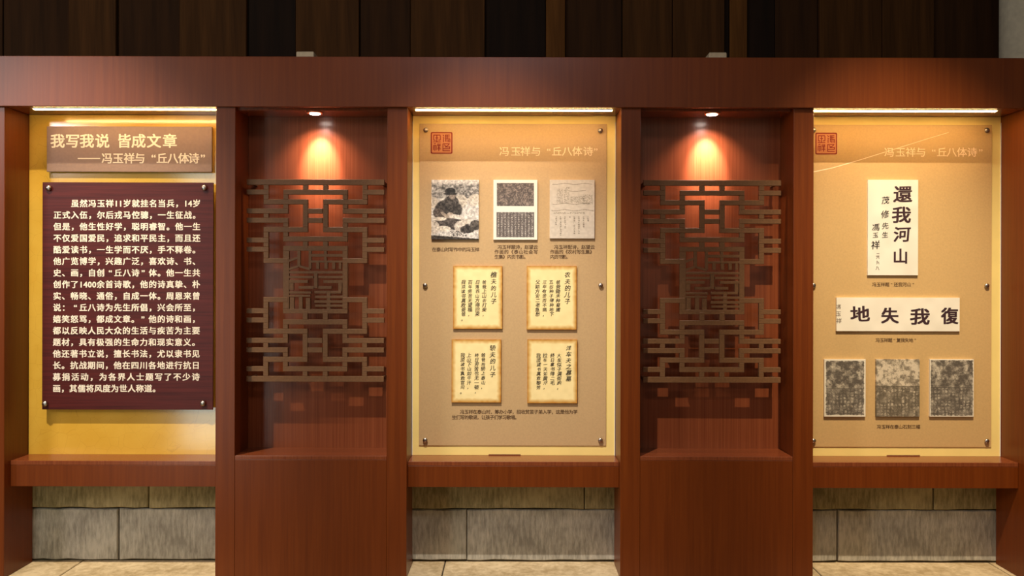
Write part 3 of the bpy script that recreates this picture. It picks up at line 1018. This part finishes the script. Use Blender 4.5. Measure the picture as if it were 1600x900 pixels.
def lattice(cpx, label):
    c0 = 1112.5
    L0, R0 = 1005.0, 1220.0
    k = S * (D + DL) / D
    cx = X(cpx, DL)
    def px(x): return cx + (x - c0) * k
    def pz(y): return Z(y - (cpx - 800) * 0, DL) 
    root = thing('lattice_screen', label, 'lattice', (cx, DL + TH / 2, pz(597)), 'carved lattice screens in the niches')
    t = 3.9
    hs, vs_ = [], []
    v = [1035.3, 1066, 1096.8, 1127.6, 1159, 1190]
    m = lambda x: 2 * c0 - x

    def H(x0, x1, y, th=t): hs.append((x0, x1, y, th))
    def V(x, y0, y1, th=t): vs_.append((x, y0, y1, th))
    def side(H_, V_, Y):
        pass
    # the top half; the bottom half mirrors it
    for flip in (False, True):
        if not flip:
            Y = dict(h0=285.2, h1=300.8, h2=316, h3=330.4, h4=345, h5=359.4, h6=374, fr=388.8, s1=376, s2=390.4, h8=408)
        else:
            Y = dict(h0=593, h1=577.2, h2=562.4, h3=547.6, h4=532.8, h5=518.4, h6=503.8, fr=487, s1=501, s2=486.6, h8=469)
        g = 1 if not flip else -1
        H(L0, R0, Y['h0'], 4.4)
        H(v[1] - t, v[4] + t, Y['h1'])
        H(v[1] - t, v[4] + t, Y['h6'])
        for s in (0, 1):
            q = (lambda x: x) if s == 0 else m
            def HH(a, b, y):
                a, b = q(a), q(b)
                H(min(a, b), max(a, b), y)
            HH(L0, v[0] + t, Y['h1'])
            HH(v[0] - t, v[2] + t, Y['h2'])
            HH(L0, v[1] + t, Y['h3'])
            HH(L0, v[1] + t, Y['h4'])
            HH(v[0] - t, v[2] + t, Y['h5'])
            HH(L0, v[0] + t, Y['s1'])
            HH(L0, v[0] + t, Y['s2'])
            HH(v[0] - t, v[1] + t, Y['h8'])
            def VV(x, ya, yb): V(q(x), ya, yb)
            VV(v[0], Y['h0'], Y['h2'])
            VV(v[2], Y['h0'], Y['h1'])
            VV(v[1], Y['h1'], Y['h3'])
            VV(v[0], Y['h3'], Y['h4'])
            VV(v[2], Y['h2'], Y['h5'])
            VV(v[1], Y['h4'], Y['h6'])
            VV(v[0], Y['h5'], Y['h8'])
            VV(v[2], Y['h6'], Y['fr'])
        H(v[2] + t, v[3] - t, Y['h3'])
        H(v[2] + t, v[3] - t, Y['h4'])
    # split verticals where horizontals of the list cross them, so that no two bars interpenetrate
    n = 0
    for (x0, x1, y, th) in hs:
        bxo('lattice_bar', px(x0), px(x1), DL, DL + TH, pz(y + th), pz(y - th), M_LATT, root, 0.0012)
        n += 1
    for (x, ya, yb, th) in vs_:
        ya, yb = min(ya, yb), max(ya, yb)
        cuts = sorted((y - tt, y + tt) for (a, b, y, tt) in hs if a - 0.1 <= x <= b + 0.1 and ya - 1 <= y <= yb + 1)
        cur = ya
        for (a, b) in cuts + [(yb, yb)]:
            if a - cur > 1.0:
                bxo('lattice_bar', px(x - th), px(x + th), DL, DL + TH, pz(a - .1), pz(cur + .1), M_LATT, root, 0.0012)
                n += 1
            cur = max(cur, b)
    # the seal in the middle: frame and character strokes
    bm = bmesh.new()
    def sb(x0, x1, y0, y1, dy=0.0):
        box(bm, px(x0), px(x1), DL + 0.001 + dy, DL + TH - 0.001, pz(y1), pz(y0), 0.0008)
    sb(1062, 1163, 385, 392.5); sb(1062, 1163, 483.5, 490.5)
    sb(1062, 1071.5, 392.7, 483.3); sb(1155, 1163, 392.7, 483.3)
    obj('seal_frame', bm, M_LATT, root, (cx, DL, pz(490.5)))
    bm = bmesh.new()
    def hb(x0, x1, y, th=4.2): sb(x0, x1, y, y + th, rnd.uniform(0.0005, 0.0012))
    def vb(x, y0, y1, th=4.0): sb(x - th / 2, x + th / 2, y0, y1, rnd.uniform(0.0013, 0.002))
    def diag(xa, ya, xb, yb, th=4.0):
        vs = []
        for dy in (DL + 0.002, DL + TH - 0.002):
            for (x, y) in ((xa, ya), (xb, yb), (xb, yb + th), (xa, ya + th)):
                vs.append(bm.verts.new((px(x), dy, pz(y))))
        f = [(0, 1, 2, 3), (7, 6, 5, 4), (0, 4, 5, 1), (1, 5, 6, 2), (2, 6, 7, 3), (3, 7, 4, 0)]
        for q in f: bm.faces.new([vs[i] for i in q])
    # upper part
    vb(1086.5, 392, 418, 5); diag(1071, 406.5, 1085, 401.5, 3.6); diag(1071, 419.5, 1085, 415, 3.6); diag(1088, 415, 1104, 419.5, 3.6)
    vb(1104, 392, 421, 4.5); vb(1128, 392, 409, 4.5)
    hb(1105, 1156, 397.3, 4.6); hb(1105, 1156, 407.6, 3.4)
    for x in (1116, 1129, 1141): vb(x, 410.5, 421, 5)
    vb(1151, 410.5, 421, 4)
    # middle part
    hb(1071, 1155, 424.3, 3.8); hb(1071, 1109, 431.8, 3.8); hb(1117, 1155, 431.8, 3.8)
    vb(1113, 424, 451, 6)
    hb(1071, 1101, 438.3, 4.6); hb(1125, 1155, 438.3, 4.6); vb(1075, 438, 454, 7); vb(1151, 438, 456, 6)
    hb(1086, 1110, 447.6, 4.4); hb(1117, 1138, 447.6, 4.4)
    # lower left
    hb(1071, 1106, 456, 3.6); hb(1071, 1105, 461.5, 3.2); vb(1076, 465, 484, 7); vb(1089.5, 461, 484, 6); vb(1101, 466, 484, 7)
    # lower right
    hb(1111, 1130, 455.3, 4.0); hb(1136, 1153, 455.3, 4.0); vb(1133, 455, 484, 6); hb(1112, 1156, 462.6, 4.0); hb(1111, 1156, 469.8, 4.2); hb(1112, 1156, 476.6, 3.6)
    bmesh.ops.recalc_face_normals(bm, faces=bm.faces[:])
    obj('seal_characters', bm, M_LATT, root, (cx, DL, pz(484)), 'interlocking square seal-script characters')
    # fixing pegs that hold the screen on the back panel
    for (x, y) in ((1009, 285.2), (1216, 285.2), (1009, 593), (1216, 593)):
        bxo('fixing_peg', px(x - 2.5), px(x + 2.5), DL + TH, DB, pz(y + 2.5), pz(y - 2.5), M_LATT, root, 0)
    return root


lattice(492.6, 'grey-brown carved lattice screen in the left niche')
lattice(1112.8, 'grey-brown carved lattice screen in the right niche')


# ------------------------------------------------------------------ downlights, light bars, blocks on top
def downlight(px_, d, label):
    x = X(px_, d)
    z = ZB - 0.010
    t = thing('downlight', label, 'lamp', (x, d, z), 'recessed niche downlights')
    bm = bmesh.new()
    lathe(bm, [(0.026, -0.0005), (0.0255, -0.004), (0.030, -0.006), (0.038, -0.005), (0.041, -0.0005)], (x, d, z), n=40)
    bm.faces.ensure_lookup_table()
    obj('ring', bm, M_RING, t, (x, d, z), smooth=True)
    bm = bmesh.new()
    lathe(bm, [(0.0245, -0.0068), (0.0245, -0.0085), (0.018, -0.0105)], (x, d, z), n=32)
    obj('lens', bm, M_LAMP, t, (x, d, z), 'bright lens')
    l = bpy.data.lights.new('downlight_lamp', 'SPOT')
    l.energy, l.color, l.spot_size, l.spot_blend, l.shadow_soft_size = 20.0, (1.0, 0.74, 0.64), math.radians(110), 1.0, 0.015
    o = bpy.data.objects.new('downlight_lamp', l)
    o.location = (0, 0, -0.016)
    o.rotation_euler = (math.radians(22), 0, 0)
    o.parent = t
    COL.objects.link(o)
    l = bpy.data.lights.new('downlight_beam', 'SPOT')      # the lamp's narrow reflector beam
    l.energy, l.color, l.spot_size, l.spot_blend, l.shadow_soft_size = 85.0, (1.0, 0.77, 0.72), math.radians(52), 1.0, 0.012
    o = bpy.data.objects.new('downlight_beam', l)
    o.location = (0, 0, -0.016)
    o.rotation_euler = (math.radians(33), 0, 0)
    o.parent = t
    COL.objects.link(o)
    return t


downlight(491.5, 0.075, 'round recessed downlight glowing above the left lattice screen')
downlight(1112.0, 0.075, 'round recessed downlight glowing above the right lattice screen')

for (pa, pb, lab) in ((42, 336.5, 'glowing light bar along the top of the dark red text board bay'),
                      (646, 959, 'glowing light bar along the top of the central bay'),
                      (1271.5, 1566, 'glowing light bar along the top of the calligraphy bay')):
    xa, xb = X(pa), X(pb)
    t = thing('light_bar', lab, 'lamp', ((xa + xb) / 2, 0.05, ZB - 0.012), 'light bars at the top of the bays')
    bxo('channel', xa, xb, 0.032, 0.072, ZB - 0.0025, ZB - 0.0005, M_EDGE, t, 0)
    bxo('diffuser', xa + .003, xb - .003, 0.040, 0.062, ZB - 0.0050, ZB - 0.0027, M_LED, t, 0.001, 'glowing diffuser')

for (pc, lab) in ((479, 'small pale grey block on top of the beam above the left downlight'),
                  (1118, 'small pale grey block on top of the beam above the right downlight')):
    x = X(pc, 0.10)
    bm = bmesh.new()
    box(bm, x - 0.0425, x + 0.0425, 0.06, 0.14, ZT - 0.0015, Z(81, 0.06), 0.004)
    tag(obj('block', bm, M_BLOCK, None, (x, 0.1, ZT - 0.0015)), lab, 'block', 'pale blocks lying on the beam')
